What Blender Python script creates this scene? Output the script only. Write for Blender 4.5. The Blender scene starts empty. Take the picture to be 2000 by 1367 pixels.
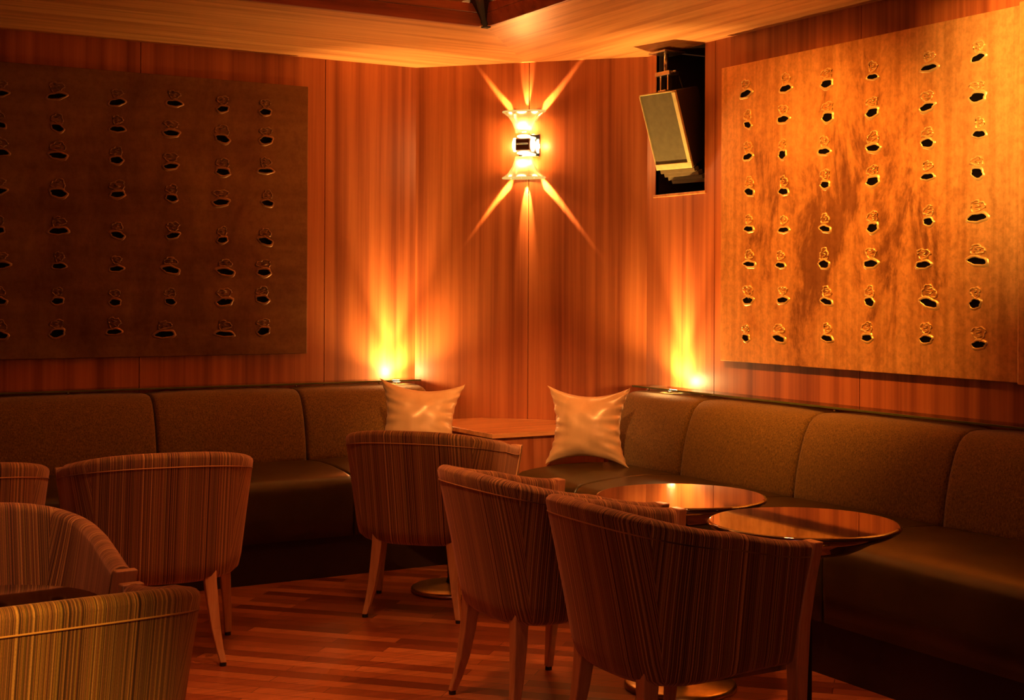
import bpy, bmesh, math, random
from mathutils import Vector, Matrix, noise
random.seed(7)
S = bpy.context.scene
C = S.collection
PI = math.pi

# ---------------------------------------------------------------- camera
cam_d = bpy.data.cameras.new('camera'); cam = bpy.data.objects.new('camera', cam_d); C.objects.link(cam)
cam_d.sensor_fit = 'HORIZONTAL'; cam_d.sensor_width = 36.0
cam_d.lens = 2713.88 / 2000 * 36.0
cam_d.shift_y = (562.75 - 683.5) / 2000
cam_d.clip_start = 0.05
Fv = Vector((0.502921, 0.864332, 0.0)); Rv = Vector((0.864323, -0.502915, 0.004711)); Uv = Rv.cross(Fv).normalized()
m = Matrix((Rv, Uv, -Fv)).transposed().to_4x4(); m.translation = Vector((0, 0, 1.35))
cam.matrix_world = m
S.camera = cam

# ---------------------------------------------------------------- world, exposure
S.view_settings.view_transform = 'Standard'; S.view_settings.look = 'None'
S.view_settings.gamma = 1; S.view_settings.use_curve_mapping = False
S.view_settings.exposure = 0.0
W = bpy.data.worlds.new('room_haze'); S.world = W; W.use_nodes = True
bg = W.node_tree.nodes['Background']; bg.inputs[0].default_value = (1.0, 0.30, 0.10, 1); bg.inputs[1].default_value = 0.03

# ---------------------------------------------------------------- room lights
WARM = (1.0, 0.44, 0.13); AMBER = (1.0, 0.50, 0.16)
def spot(name, loc, target, energy, angle, blend, color=WARM, radius=0.03):
    d = bpy.data.lights.new(name, 'SPOT'); d.energy = energy; d.color = color
    d.spot_size = math.radians(angle); d.spot_blend = blend; d.shadow_soft_size = radius
    o = bpy.data.objects.new(name, d); C.objects.link(o); o.location = loc
    o.rotation_euler = (Vector(target) - Vector(loc)).to_track_quat('-Z', 'Y').to_euler()
    return o
def point(name, loc, energy, color=WARM, radius=0.03):
    d = bpy.data.lights.new(name, 'POINT'); d.energy = energy; d.color = color; d.shadow_soft_size = radius
    o = bpy.data.objects.new(name, d); C.objects.link(o); o.location = loc
    return o
# downlight in the raised ceiling tray, in front of the corner: lights the pillows and the corner table
spot('room_spot', (1.45, 2.75, 2.78), (3.40, 5.90, 0.60), 620, 23, 1.0, (1.0, 0.43, 0.12), 0.04)
# picture spots for the right hand metal panels
spot('picture_spotlight', (2.60, 2.75, 2.57), (4.205, 3.25, 2.12), 560, 50, 1.0, (1.0, 0.47, 0.10), 0.03)
spot('picture_spotlight', (2.5, 4.35, 2.57), (4.205, 4.6, 1.55), 330, 60, 1.0, (1.0, 0.36, 0.05), 0.05)
# downlight above the nearest chair on the left
spot('room_spot', (0.10, 0.7, 2.60), (0.34, 2.6, 0.40), 420, 24, 1.0, (1.0, 0.50, 0.08), 0.05)
spot('room_spot', (0.3, 1.7, 2.78), (0.60, 3.95, 0.66), 75, 25, 1.0, (1.0, 0.38, 0.14), 0.05)  # added spot, lifts the chair that faces the camera
spot('room_spot', (1.2, 3.6, 2.78), (1.25, 4.1, 0.0), 110, 66, 1.0, (1.0, 0.33, 0.11), 0.10)
spot('room_spot', (2.75, 3.5, 2.78), (2.45, 3.6, 0.0), 120, 66, 1.0, (1.0, 0.33, 0.11), 0.10)
spot('room_spot', (1.75, 4.1, 2.78), (2.25, 4.75, 0.0), 60, 72, 1.0, (1.0, 0.36, 0.11), 0.08)  # added spot, raises the ambient on the furthest chair and the floor
# faint violet light from the bar side of the room, behind the camera
d = bpy.data.lights.new('bar_glow', 'AREA'); d.energy = 2.2; d.color = (0.75, 0.30, 0.8); d.size = 1.6
o = bpy.data.objects.new('bar_glow', d); C.objects.link(o); o.location = (-1.6, -0.6, 2.2)
o.rotation_euler = (Vector((3, 4, 0.6)) - Vector(o.location)).to_track_quat('-Z', 'Y').to_euler()

# added warm fill behind the camera, brightens the chair backs
d = bpy.data.lights.new('warm_fill_light', 'AREA'); d.energy = 12; d.color = (1.0, 0.36, 0.11); d.shape = 'RECTANGLE'; d.size = 2.4; d.size_y = 0.5
o = bpy.data.objects.new('warm_fill_light', d); C.objects.link(o); o.location = (-0.9, -1.2, 1.9)
o.rotation_euler = (Vector((2.4, 3.6, 0.4)) - Vector(o.location)).to_track_quat('-Z', 'Y').to_euler()

# ---------------------------------------------------------------- materials
def new_mat(name):
    mt = bpy.data.materials.new(name); mt.use_nodes = True
    nt = mt.node_tree; b = nt.nodes['Principled BSDF']
    return mt, nt, b
def N(nt, typ, **kw):
    n = nt.nodes.new(typ)
    for k, v in kw.items():
        if k.startswith('i_'):
            key = k[2:]; key = int(key) if key.isdigit() else key.replace('_', ' ')
            n.inputs[key].default_value = v
        else: setattr(n, k, v)
    return n
def L(nt, a, b): nt.links.new(a, b)
def ramp(nt, fac, stops, interp='LINEAR'):
    r = nt.nodes.new('ShaderNodeValToRGB'); r.color_ramp.interpolation = interp
    e = r.color_ramp.elements
    while len(e) < len(stops): e.new(0.5)
    for el, (p_, c_) in zip(e, stops): el.position = p_; el.color = (*c_, 1)
    L(nt, fac, r.inputs[0]); return r
def coords(nt, scale=(1, 1, 1), rot=(0, 0, 0), kind='Object'):
    tc = nt.nodes.new('ShaderNodeTexCoord'); mp = nt.nodes.new('ShaderNodeMapping')
    mp.inputs['Scale'].default_value = scale; mp.inputs['Rotation'].default_value = rot
    L(nt, tc.outputs[kind], mp.inputs[0]); return mp.outputs[0]
def mix(nt, a, b, fac, mode='MIX'):
    n = nt.nodes.new('ShaderNodeMix'); n.data_type = 'RGBA'; n.blend_type = mode
    for s_, v in ((0, fac), (6, a), (7, b)):
        if hasattr(v, 'links') or hasattr(v, 'is_linked'): L(nt, v, n.inputs[s_])
        else: n.inputs[s_].default_value = v if s_ == 0 else (*v, 1)
    return n.outputs[2]
def bump(nt, b, h, strength, dist=0.002):
    bp = N(nt, 'ShaderNodeBump'); bp.inputs['Strength'].default_value = strength; bp.inputs['Distance'].default_value = dist
    L(nt, h, bp.inputs['Height']); L(nt, bp.outputs[0], b.inputs['Normal'])

def veneer(name, c_dark, c_mid, c_light, scale, rough=0.42, rot=(0, 0, 0), coat=0.0):
    """figured veneer, grain along the axis with the small scale"""
    mt, nt, b = new_mat(name)
    v1 = coords(nt, tuple(s * 1.0 for s in scale), rot)
    n1 = N(nt, 'ShaderNodeTexNoise', i_Scale=1.0, i_Detail=3.0, i_Roughness=0.6); L(nt, v1, n1.inputs[0])
    v2 = coords(nt, tuple(s * 7.0 for s in scale), rot)
    n2 = N(nt, 'ShaderNodeTexNoise', i_Scale=1.0, i_Detail=4.0, i_Roughness=0.65); L(nt, v2, n2.inputs[0])
    r1 = ramp(nt, n1.outputs[0], [(0.32, c_dark), (0.5, c_mid), (0.68, c_light)])
    r2 = ramp(nt, n2.outputs[0], [(0.3, (0.84, 0.79, 0.75)), (0.55, (1, 1, 1)), (0.75, (1.08, 1.06, 1.04))])
    L(nt, mix(nt, r1.outputs[0], r2.outputs[0], 0.75, 'MULTIPLY'), b.inputs['Base Color'])
    b.inputs['Roughness'].default_value = rough
    b.inputs['Coat Weight'].default_value = coat; b.inputs['Coat Roughness'].default_value = 0.2
    bump(nt, b, n2.outputs[0], 0.06)
    return mt
M = {}
WD, WM, WL = (0.24, 0.056, 0.018), (0.42, 0.120, 0.036), (0.53, 0.168, 0.050)
M['wall_wood'] = veneer('figured_red_veneer', WD, WM, WL, (14, 14, 0.25), 0.42)
M['ceil_x'] = veneer('soffit_veneer_along_x', (0.48, 0.19, 0.06), (0.66, 0.30, 0.10), (0.76, 0.39, 0.14), (0.8, 26, 26), 0.38)
M['ceil_y'] = veneer('soffit_veneer_along_y', (0.48, 0.19, 0.06), (0.66, 0.30, 0.10), (0.76, 0.39, 0.14), (26, 0.8, 26), 0.38)
M['dark_wood'] = veneer('dark_stained_wood', (0.22, 0.05, 0.03), (0.34, 0.085, 0.045), (0.42, 0.12, 0.06), (1.2, 18, 18), 0.35)
M['table_wood'] = veneer('corner_table_wood', (0.45, 0.17, 0.06), (0.62, 0.26, 0.09), (0.72, 0.34, 0.13), (2, 20, 20), 0.3)
M['cab_wood'] = veneer('corner_cabinet_wood', WD, (0.40, 0.12, 0.045), WM, (18, 18, 0.6), 0.35)
M['leg_wood'] = veneer('beech_leg_wood', (0.42, 0.19, 0.075), (0.55, 0.26, 0.11), (0.62, 0.32, 0.14), (30, 30, 2.0), 0.34, coat=0.3)

def plain(name, col, rough=0.5, metal=0.0, **kw):
    mt, nt, b = new_mat(name); b.inputs['Base Color'].default_value = (*col, 1)
    v = coords(nt, (30, 30, 30)); n = N(nt, 'ShaderNodeTexNoise', i_Scale=1.0, i_Detail=3.0); L(nt, v, n.inputs[0])
    r = ramp(nt, n.outputs[0], [(0.3, tuple(c * 0.88 for c in col)), (0.7, tuple(min(1, c * 1.1) for c in col))])
    L(nt, r.outputs[0], b.inputs['Base Color'])
    b.inputs['Roughness'].default_value = rough; b.inputs['Metallic'].default_value = metal
    for k, val in kw.items(): b.inputs[k.replace('_', ' ')].default_value = val
    return mt
M['black'] = plain('matt_black', (0.003, 0.002, 0.002), 0.9, 0.0, Specular_IOR_Level=0.05)
M['groove'] = plain('panel_gap_black', (0.03, 0.008, 0.004), 0.8)
M['niche'] = plain('niche_black_lining', (0.035, 0.014, 0.012), 0.7)
M['rubber'] = plain('black_glide', (0.01, 0.008, 0.008), 0.5)
M['steel'] = plain('brushed_steel', (0.62, 0.55, 0.42), 0.28, 1.0)
M['brass'] = plain('brushed_brass_base', (0.70, 0.55, 0.30), 0.3, 1.0)
M['chrome'] = plain('polished_metal', (0.8, 0.76, 0.7), 0.12, 1.0)
M['plinth'] = plain('plinth_dark', (0.022, 0.010, 0.008), 0.45)
M['speaker_body'] = plain('speaker_dark_shell', (0.035, 0.022, 0.014), 0.5)
M['speaker_trim'] = plain('speaker_pale_trim', (0.66, 0.54, 0.24), 0.45)
M['speaker_grille'] = plain('speaker_grille_cloth', (0.13, 0.11, 0.05), 0.8)
M['sconce_core'] = plain('dark_bronze_core', (0.16, 0.06, 0.03), 0.35, 0.6)
M['glass_edge'] = plain('green_glass_edge', (0.10, 0.12, 0.03), 0.15, 0.0, Coat_Weight=0.6)

# floor: boards laid at 45 degrees
mt, nt, b = new_mat('diagonal_board_floor'); M['floor'] = mt
v = coords(nt, (1, 1, 1), (0, 0, math.radians(46)))
br = N(nt, 'ShaderNodeTexBrick', i_Scale=1.0)
br.offset = 0.37; br.offset_frequency = 2
for k, val in (('Mortar Size', 0.0012), ('Brick Width', 0.62), ('Row Height', 0.068), ('Bias', 0.0), ('Mortar Smooth', 0.2)): br.inputs[k].default_value = val
br.inputs['Color1'].default_value = (0, 0, 0, 1); br.inputs['Color2'].default_value = (1, 1, 1, 1); br.inputs['Mortar'].default_value = (0.3, 0.3, 0.3, 1)
L(nt, v, br.inputs[0])
cr = ramp(nt, br.outputs['Color'], [(0.0, (0.15, 0.034, 0.012)), (0.35, (0.30, 0.078, 0.024)), (0.7, (0.42, 0.125, 0.038)), (1.0, (0.55, 0.19, 0.060))])
v2 = coords(nt, (4, 70, 10), (0, 0, math.radians(46)))
n2 = N(nt, 'ShaderNodeTexNoise', i_Scale=1.0, i_Detail=4.0, i_Roughness=0.6); L(nt, v2, n2.inputs[0])
r2 = ramp(nt, n2.outputs[0], [(0.3, (0.55, 0.48, 0.45)), (0.6, (1, 1, 1))])
c1 = mix(nt, cr.outputs[0], r2.outputs[0], 0.8, 'MULTIPLY')
c2 = mix(nt, c1, (0.02, 0.006, 0.004), br.outputs['Fac'])
L(nt, c2, b.inputs['Base Color'])
rr = ramp(nt, n2.outputs[0], [(0.2, (0.26,) * 3), (0.8, (0.42,) * 3)]); L(nt, rr.outputs[0], b.inputs['Roughness'])
bump(nt, b, n2.outputs[0], 0.12)

# striped chair cloth (stripes along v of the UV map, u in metres)
mt, nt, b = new_mat('striped_chair_cloth'); M['stripe'] = mt
uv = N(nt, 'ShaderNodeUVMap', uv_map='UVMap'); sx = N(nt, 'ShaderNodeSeparateXYZ'); L(nt, uv.outputs[0], sx.inputs[0])
def noise1(scale, detail=2.0, rough=0.5):
    mu = N(nt, 'ShaderNodeMath', operation='MULTIPLY'); mu.inputs[1].default_value = scale; L(nt, sx.outputs[0], mu.inputs[0])
    n = N(nt, 'ShaderNodeTexNoise', noise_dimensions='1D', i_Scale=1.0, i_Detail=detail, i_Roughness=rough); L(nt, mu.outputs[0], n.inputs['W'])
    return n.outputs[0]
a1 = noise1(78, 2.0, 0.6); a2 = noise1(250, 1.0); a3 = noise1(22, 1.0)
base = ramp(nt, a1, [(0.25, (0.040, 0.013, 0.006)), (0.35, (0.22, 0.075, 0.022)), (0.43, (0.34, 0.19, 0.040)), (0.49, (0.070, 0.024, 0.010)),
                     (0.54, (0.30, 0.120, 0.040)), (0.62, (0.46, 0.26, 0.080)), (0.72, (0.16, 0.052, 0.020))])
fine = ramp(nt, a2, [(0.38, (0.26, 0.22, 0.22)), (0.50, (1, 1, 1)), (0.66, (1.45, 1.38, 1.30))])
wide = ramp(nt, a3, [(0.35, (0.78, 0.74, 0.72)), (0.65, (1.18, 1.16, 1.1))])
c = mix(nt, base.outputs[0], fine.outputs[0], 0.85, 'MULTIPLY'); c = mix(nt, c, wide.outputs[0], 1.0, 'MULTIPLY')
mp = N(nt, 'ShaderNodeMapping'); mp.inputs['Scale'].default_value = (900, 220, 1); L(nt, uv.outputs[0], mp.inputs[0])
nw = N(nt, 'ShaderNodeTexNoise', i_Scale=1.0, i_Detail=2.0); L(nt, mp.outputs[0], nw.inputs[0])
fl = ramp(nt, nw.outputs[0], [(0.3, (0.72, 0.7, 0.7)), (0.65, (1.15, 1.15, 1.15))])
c = mix(nt, c, fl.outputs[0], 0.8, 'MULTIPLY'); L(nt, c, b.inputs['Base Color'])
b.inputs['Roughness'].default_value = 0.85; b.inputs['Sheen Weight'].default_value = 0.5; b.inputs['Sheen Tint'].default_value = (1, 0.5, 0.33, 1)
bump(nt, b, nw.outputs[0], 0.35, 0.001)

# bench cloth
mt, nt, b = new_mat('olive_tweed_cloth'); M['tweed'] = mt
v = coords(nt, (260, 260, 90)); n = N(nt, 'ShaderNodeTexNoise', i_Scale=1.0, i_Detail=3.0, i_Roughness=0.6); L(nt, v, n.inputs[0])
v_ = coords(nt, (90, 90, 320)); n_ = N(nt, 'ShaderNodeTexNoise', i_Scale=1.0, i_Detail=2.0); L(nt, v_, n_.inputs[0])
r = ramp(nt, n.outputs[0], [(0.32, (0.10, 0.050, 0.008)), (0.55, (0.24, 0.128, 0.020)), (0.75, (0.35, 0.20, 0.036))])
r_ = ramp(nt, n_.outputs[0], [(0.35, (0.7, 0.7, 0.7)), (0.65, (1.1, 1.1, 1.1))])
L(nt, mix(nt, r.outputs[0], r_.outputs[0], 0.8, 'MULTIPLY'), b.inputs['Base Color'])
b.inputs['Roughness'].default_value = 0.9; b.inputs['Sheen Weight'].default_value = 0.3
bump(nt, b, n.outputs[0], 0.5, 0.0015)

# bench leather
mt, nt, b = new_mat('olive_brown_leather'); M['leather'] = mt
v = coords(nt, (5, 5, 5)); n = N(nt, 'ShaderNodeTexNoise', i_Scale=1.0, i_Detail=4.0); L(nt, v, n.inputs[0])
v_ = coords(nt, (240, 240, 240)); n_ = N(nt, 'ShaderNodeTexVoronoi', i_Scale=1.0); L(nt, v_, n_.inputs[0])
r = ramp(nt, n.outputs[0], [(0.35, (0.038, 0.025, 0.006)), (0.7, (0.060, 0.040, 0.009))]); L(nt, r.outputs[0], b.inputs['Base Color'])
rr = ramp(nt, n.outputs[0], [(0.3, (0.30,) * 3), (0.7, (0.38,) * 3)]); L(nt, rr.outputs[0], b.inputs['Roughness'])
b.inputs['IOR'].default_value = 1.5
bump(nt, b, n_.outputs[0], 0.12, 0.0006)

# pillow satin
mt, nt, b = new_mat('champagne_satin'); M['satin'] = mt
v = coords(nt, (14, 14, 5)); n = N(nt, 'ShaderNodeTexNoise', i_Scale=1.0, i_Detail=3.0); L(nt, v, n.inputs[0])
r = ramp(nt, n.outputs[0], [(0.3, (0.72, 0.43, 0.20)), (0.7, (0.84, 0.53, 0.26))]); L(nt, r.outputs[0], b.inputs['Base Color'])
b.inputs['Roughness'].default_value = 0.36; b.inputs['Sheen Weight'].default_value = 0.2; b.inputs['Metallic'].default_value = 0.12
bump(nt, b, n.outputs[0], 0.2, 0.010)

# lacquered table top
mt, nt, b = new_mat('black_brown_lacquer'); M['lacquer'] = mt
v = coords(nt, (3, 40, 3)); n = N(nt, 'ShaderNodeTexNoise', i_Scale=1.0, i_Detail=3.0); L(nt, v, n.inputs[0])
r = ramp(nt, n.outputs[0], [(0.35, (0.020, 0.006, 0.004)), (0.7, (0.045, 0.014, 0.008))]); L(nt, r.outputs[0], b.inputs['Base Color'])
b.inputs['Roughness'].default_value = 0.05; b.inputs['IOR'].default_value = 1.9; b.inputs['Coat Weight'].default_value = 1.0; b.inputs['Coat Roughness'].default_value = 0.03; b.inputs['Coat IOR'].default_value = 1.7

# beaten metal leaf of the wall panels
def leaf(name, c1, c2, c3, rough, streak, metal=0.85, wear=(0, 0.12, -0.12)):
    mt, nt, b = new_mat(name)
    v = coords(nt, (4.6, 4.6, 2.2)); n = N(nt, 'ShaderNodeTexNoise', i_Scale=1.0, i_Detail=6.0, i_Roughness=0.7, i_Distortion=0.4); L(nt, v, n.inputs[0])
    v2 = coords(nt, streak); n2 = N(nt, 'ShaderNodeTexNoise', i_Scale=1.0, i_Detail=4.0); L(nt, v2, n2.inputs[0])
    v3 = coords(nt, (40, 40, 40)); n3 = N(nt, 'ShaderNodeTexNoise', i_Scale=1.0, i_Detail=5.0, i_Roughness=0.7); L(nt, v3, n3.inputs[0])
    # worn patina: more rubbed away towards the middle of the sheet, the edges keep their leaf
    tc = N(nt, 'ShaderNodeTexCoord'); ln = N(nt, 'ShaderNodeVectorMath', operation='DISTANCE'); ln.inputs[1].default_value = wear; L(nt, tc.outputs['Object'], ln.inputs[0])
    ad = N(nt, 'ShaderNodeMath', operation='MULTIPLY_ADD'); ad.inputs[1].default_value = 0.30; ad.inputs[2].default_value = -0.16; L(nt, ln.outputs['Value'], ad.inputs[0])
    sm_ = N(nt, 'ShaderNodeMath', operation='ADD'); L(nt, n.outputs[0], sm_.inputs[0]); L(nt, ad.outputs[0], sm_.inputs[1])
    r = ramp(nt, sm_.outputs[0], [(0.36, c1), (0.46, c2), (0.62, c3)])
    r2 = ramp(nt, n2.outputs[0], [(0.35, (0.74, 0.68, 0.62)), (0.6, (1, 1, 1))])
    r3 = ramp(nt, n3.outputs[0], [(0.35, (0.78, 0.74, 0.7)), (0.6, (1.05, 1.05, 1.05))])
    c = mix(nt, r.outputs[0], r2.outputs[0], 0.8, 'MULTIPLY'); c = mix(nt, c, r3.outputs[0], 0.8, 'MULTIPLY')
    L(nt, c, b.inputs['Base Color']); b.inputs['Metallic'].default_value = metal
    rr = ramp(nt, n3.outputs[0], [(0.3, (rough - 0.06,) * 3), (0.7, (rough + 0.08,) * 3)]); L(nt, rr.outputs[0], b.inputs['Roughness'])
    bump(nt, b, n3.outputs[0], 0.12, 0.004)
    return mt
M['leaf_right'] = leaf('gold_leaf_worn', (0.36, 0.15, 0.05), (0.78, 0.38, 0.12), (0.95, 0.52, 0.18), 0.46, (30, 30, 0.9), 0.6)
M['leaf_left'] = leaf('gold_leaf_shaded', (0.15, 0.070, 0.035), (0.19, 0.092, 0.046), (0.24, 0.13, 0.055), 0.5, (1.5, 1.5, 12), 0.7)  # same gold leaf, the dark room it mirrors put into its colour

M['ring_right'] = plain('gold_torn_lip', (1.0, 0.66, 0.26), 0.38, 0.6)
M['ring_left'] = plain('gold_torn_lip_shaded', (0.30, 0.16, 0.07), 0.4, 0.6)  # gold lip with the dim light of the left wall in its colour
# thin clear glass (reflects at grazing angles, lets light through)
def clear_glass(name, tint, gloss=0.12, emit=None):
    mt = bpy.data.materials.new(name); mt.use_nodes = True; nt = mt.node_tree; nt.nodes.clear()
    out = N(nt, 'ShaderNodeOutputMaterial'); tr = N(nt, 'ShaderNodeBsdfTransparent'); gl = N(nt, 'ShaderNodeBsdfGlossy'); mx = N(nt, 'ShaderNodeMixShader')
    tr.inputs[0].default_value = (*tint, 1); gl.inputs['Roughness'].default_value = 0.05
    fr = N(nt, 'ShaderNodeFresnel', i_IOR=1.5); L(nt, fr.outputs[0], mx.inputs[0])
    L(nt, tr.outputs[0], mx.inputs[1]); L(nt, gl.outputs[0], mx.inputs[2])
    last = mx.outputs[0]
    if emit:
        tl = N(nt, 'ShaderNodeBsdfTranslucent'); tl.inputs[0].default_value = (1, 0.9, 0.7, 1)
        m2 = N(nt, 'ShaderNodeMixShader'); m2.inputs[0].default_value = emit; L(nt, last, m2.inputs[1]); L(nt, tl.outputs[0], m2.inputs[2]); last = m2.outputs[0]
    L(nt, last, out.inputs[0]); return mt
M['glass'] = clear_glass('clear_shelf_glass', (0.93, 0.96, 0.86))
M['crystal'] = clear_glass('sconce_crystal', (1.0, 0.95, 0.80), emit=0.22)
def glow(name, col, strength):
    mt = bpy.data.materials.new(name); mt.use_nodes = True; nt = mt.node_tree; nt.nodes.clear()
    out = N(nt, 'ShaderNodeOutputMaterial'); e = N(nt, 'ShaderNodeEmission'); e.inputs[0].default_value = (*col, 1); e.inputs[1].default_value = strength
    L(nt, e.outputs[0], out.inputs[0]); return mt
M['bulb'] = glow('sconce_bulb_glow', (1.0, 0.80, 0.38), 5.0)
M['rim_glow'] = glow('sconce_rim_glow', (1.0, 0.62, 0.16), 0.9)
M['lens'] = glow('uplight_lens_glow', (1.0, 0.75, 0.32), 20.0)
M['cove'] = glow('cove_lamp_glow', (1.0, 0.50, 0.13), 45.0)

# ---------------------------------------------------------------- mesh helpers
def put(name, bm, mat, parent=None, smooth=False, bevel=0.0, mats=None):
    bmesh.ops.recalc_face_normals(bm, faces=bm.faces)
    me = bpy.data.meshes.new(name); bm.to_mesh(me); bm.free()
    for q in (mats or [mat]): me.materials.append(q)
    for f in me.polygons: f.use_smooth = smooth
    ob = bpy.data.objects.new(name, me); C.objects.link(ob)
    if parent: ob.parent = parent
    if bevel:
        md = ob.modifiers.new('bevel', 'BEVEL'); md.width = bevel; md.segments = 3; md.limit_method = 'ANGLE'; md.angle_limit = math.radians(40)
    return ob
def box(bm, x0, x1, y0, y1, z0, z1, mi=0):
    vs = [bm.verts.new((x, y, z)) for x in (x0, x1) for y in (y0, y1) for z in (z0, z1)]
    for idx in ((0, 1, 3, 2), (4, 6, 7, 5), (0, 4, 5, 1), (2, 3, 7, 6), (0, 2, 6, 4), (1, 5, 7, 3)):
        bm.faces.new([vs[i] for i in idx]).material_index = mi
    return vs
def hexa(bm, pts, mi=0):
    """8 points: bottom ring 4, top ring 4"""
    vs = [bm.verts.new(q) for q in pts]
    for idx in ((0, 1, 2, 3), (4, 5, 6, 7), (0, 1, 5, 4), (1, 2, 6, 5), (2, 3, 7, 6), (3, 0, 4, 7)):
        bm.faces.new([vs[i] for i in idx]).material_index = mi
def prism(bm, poly, z0, z1, mi=0):
    a = [bm.verts.new((x, y, z0)) for x, y in poly]; b_ = [bm.verts.new((x, y, z1)) for x, y in poly]
    bm.faces.new(a).material_index = mi; bm.faces.new(b_).material_index = mi
    n = len(poly)
    for i in range(n): bm.faces.new((a[i], a[(i + 1) % n], b_[(i + 1) % n], b_[i])).material_index = mi
def lathe(bm, prof, seg=48, c=(0, 0, 0), mi=0):
    rings = []
    for r, z in prof:
        if r < 1e-5: rings.append([bm.verts.new((c[0], c[1], c[2] + z))])
        else: rings.append([bm.verts.new((c[0] + r * math.cos(2 * PI * k / seg), c[1] + r * math.sin(2 * PI * k / seg), c[2] + z)) for k in range(seg)])
    for a, b_ in zip(rings, rings[1:]):
        for k in range(seg):
            k2 = (k + 1) % seg
            if len(a) == 1 and len(b_) == 1: continue
            if len(a) == 1: f = bm.faces.new((a[0], b_[k], b_[k2]))
            elif len(b_) == 1: f = bm.faces.new((a[k], a[k2], b_[0]))
            else: f = bm.faces.new((a[k], a[k2], b_[k2], b_[k]))
            f.material_index = mi
def tube(bm, pts, r, seg=8, closed=False, mi=0):
    pts = [Vector(q) for q in pts]; n = len(pts); rings = []
    up = Vector((0, 0, 1))
    for i, q in enumerate(pts):
        a = pts[(i - 1) % n] if (closed or i > 0) else q; b_ = pts[(i + 1) % n] if (closed or i < n - 1) else q
        t = (b_ - a).normalized(); s_ = t.cross(up)
        if s_.length < 1e-3: s_ = t.cross(Vector((1, 0, 0)))
        s_.normalize(); u_ = s_.cross(t)
        rr_ = r[i] if isinstance(r, (list, tuple)) else r
        rings.append([bm.verts.new(q + s_ * rr_ * math.cos(2 * PI * k / seg) + u_ * rr_ * math.sin(2 * PI * k / seg)) for k in range(seg)])
    rng = range(n) if closed else range(n - 1)
    for i in rng:
        a, b_ = rings[i], rings[(i + 1) % n]
        for k in range(seg): bm.faces.new((a[k], a[(k + 1) % seg], b_[(k + 1) % seg], b_[k])).material_index = mi
    if not closed:
        bm.faces.new(rings[0]).material_index = mi; bm.faces.new(rings[-1]).material_index = mi
def thing(name, label, cat, loc=(0, 0, 0), rotz=0, group=None):
    o = bpy.data.objects.new(name, None); C.objects.link(o); o.empty_display_size = 0.1
    o.location = loc; o.rotation_euler = (0, 0, rotz); return tag(o, label, cat, group)
def tag(o, label, cat, group=None):
    o['label'] = label; o['category'] = cat
    if group: o['group'] = group
    return o
def structure(o): o['kind'] = 'structure'; return o
def dup(root, loc, rotz, label):
    r = root.copy(); C.objects.link(r); r.location = loc; r.rotation_euler = (0, 0, rotz); r['label'] = label
    for ch in list(root.children):
        c = ch.copy(); C.objects.link(c); c.parent = r
        for g in ch.children:
            d_ = g.copy(); C.objects.link(d_); d_.parent = c
    return r

# ---------------------------------------------------------------- the room
YL, XR, HC = 6.868, 4.245, 2.5585          # left wall plane, right wall plane, soffit height
A = Vector((3.381, YL)); B = Vector((XR, 5.900))   # ends of the chamfered corner wall
HT = 2.95
bm = bmesh.new(); box(bm, -4, XR + 0.6, -3, YL + 0.4, -0.1, 0.0); structure(put('floor', bm, M['floor']))
G = 0.002
# left wall: panels with open joints at 0.881, 1.865, 2.846
bm = bmesh.new()
xs = [-4, -2.08, -1.10, -0.10, 0.881, 1.865, 2.846, A.x]
for a, b_ in zip(xs, xs[1:]):
    if b_ == A.x: hexa(bm, [(a + G, YL, 0), (b_, YL, 0), (b_ + 0.02, YL + 0.02, 0), (a + G, YL + 0.02, 0), (a + G, YL, HC + .02), (b_, YL, HC + .02), (b_ + 0.02, YL + 0.02, HC + .02), (a + G, YL + 0.02, HC + .02)])
    else: box(bm, a + G, b_ - G, YL, YL + 0.02, 0, HC + 0.02)
box(bm, -4, A.x + 0.02, YL + 0.02, YL + 0.1, 0, HC + 0.3, 1)
structure(put('wall_left', bm, None, mats=[M['wall_wood'], M['groove']]))
# right wall with the niche opening
NY0, NY1, NZ0, NZ1 = 5.421, 5.829, 1.832, HC - 0.004
bm = bmesh.new()
ys = [-3, -1.55, -0.563, 0.421, 1.405, 2.389, 3.373, 4.357, 5.341]
for a, b_ in zip(ys, ys[1:]): box(bm, XR, XR + 0.02, a + G, b_ - G, 0, HC + 0.02)
a, b_ = 5.341 + G, B.y
box(bm, XR, XR + 0.02, a, NY0, 0, HC + .02); box(bm, XR, XR + 0.02, NY1, b_, 0, HC + .02); box(bm, XR, XR + 0.02, NY0, NY1, 0, NZ0)
box(bm, XR + 0.02, XR + 0.1, -3, NY0 - 0.02, 0, HC + .3, 1); box(bm, XR + 0.02, XR + 0.1, NY1 + 0.02, B.y + 0.05, 0, HC + .3, 1); box(bm, XR + 0.02, XR + 0.1, NY0 - 0.02, NY1 + 0.02, 0, NZ0 - .02, 1)
structure(put('wall_right', bm, None, mats=[M['wall_wood'], M['groove']]))
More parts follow.
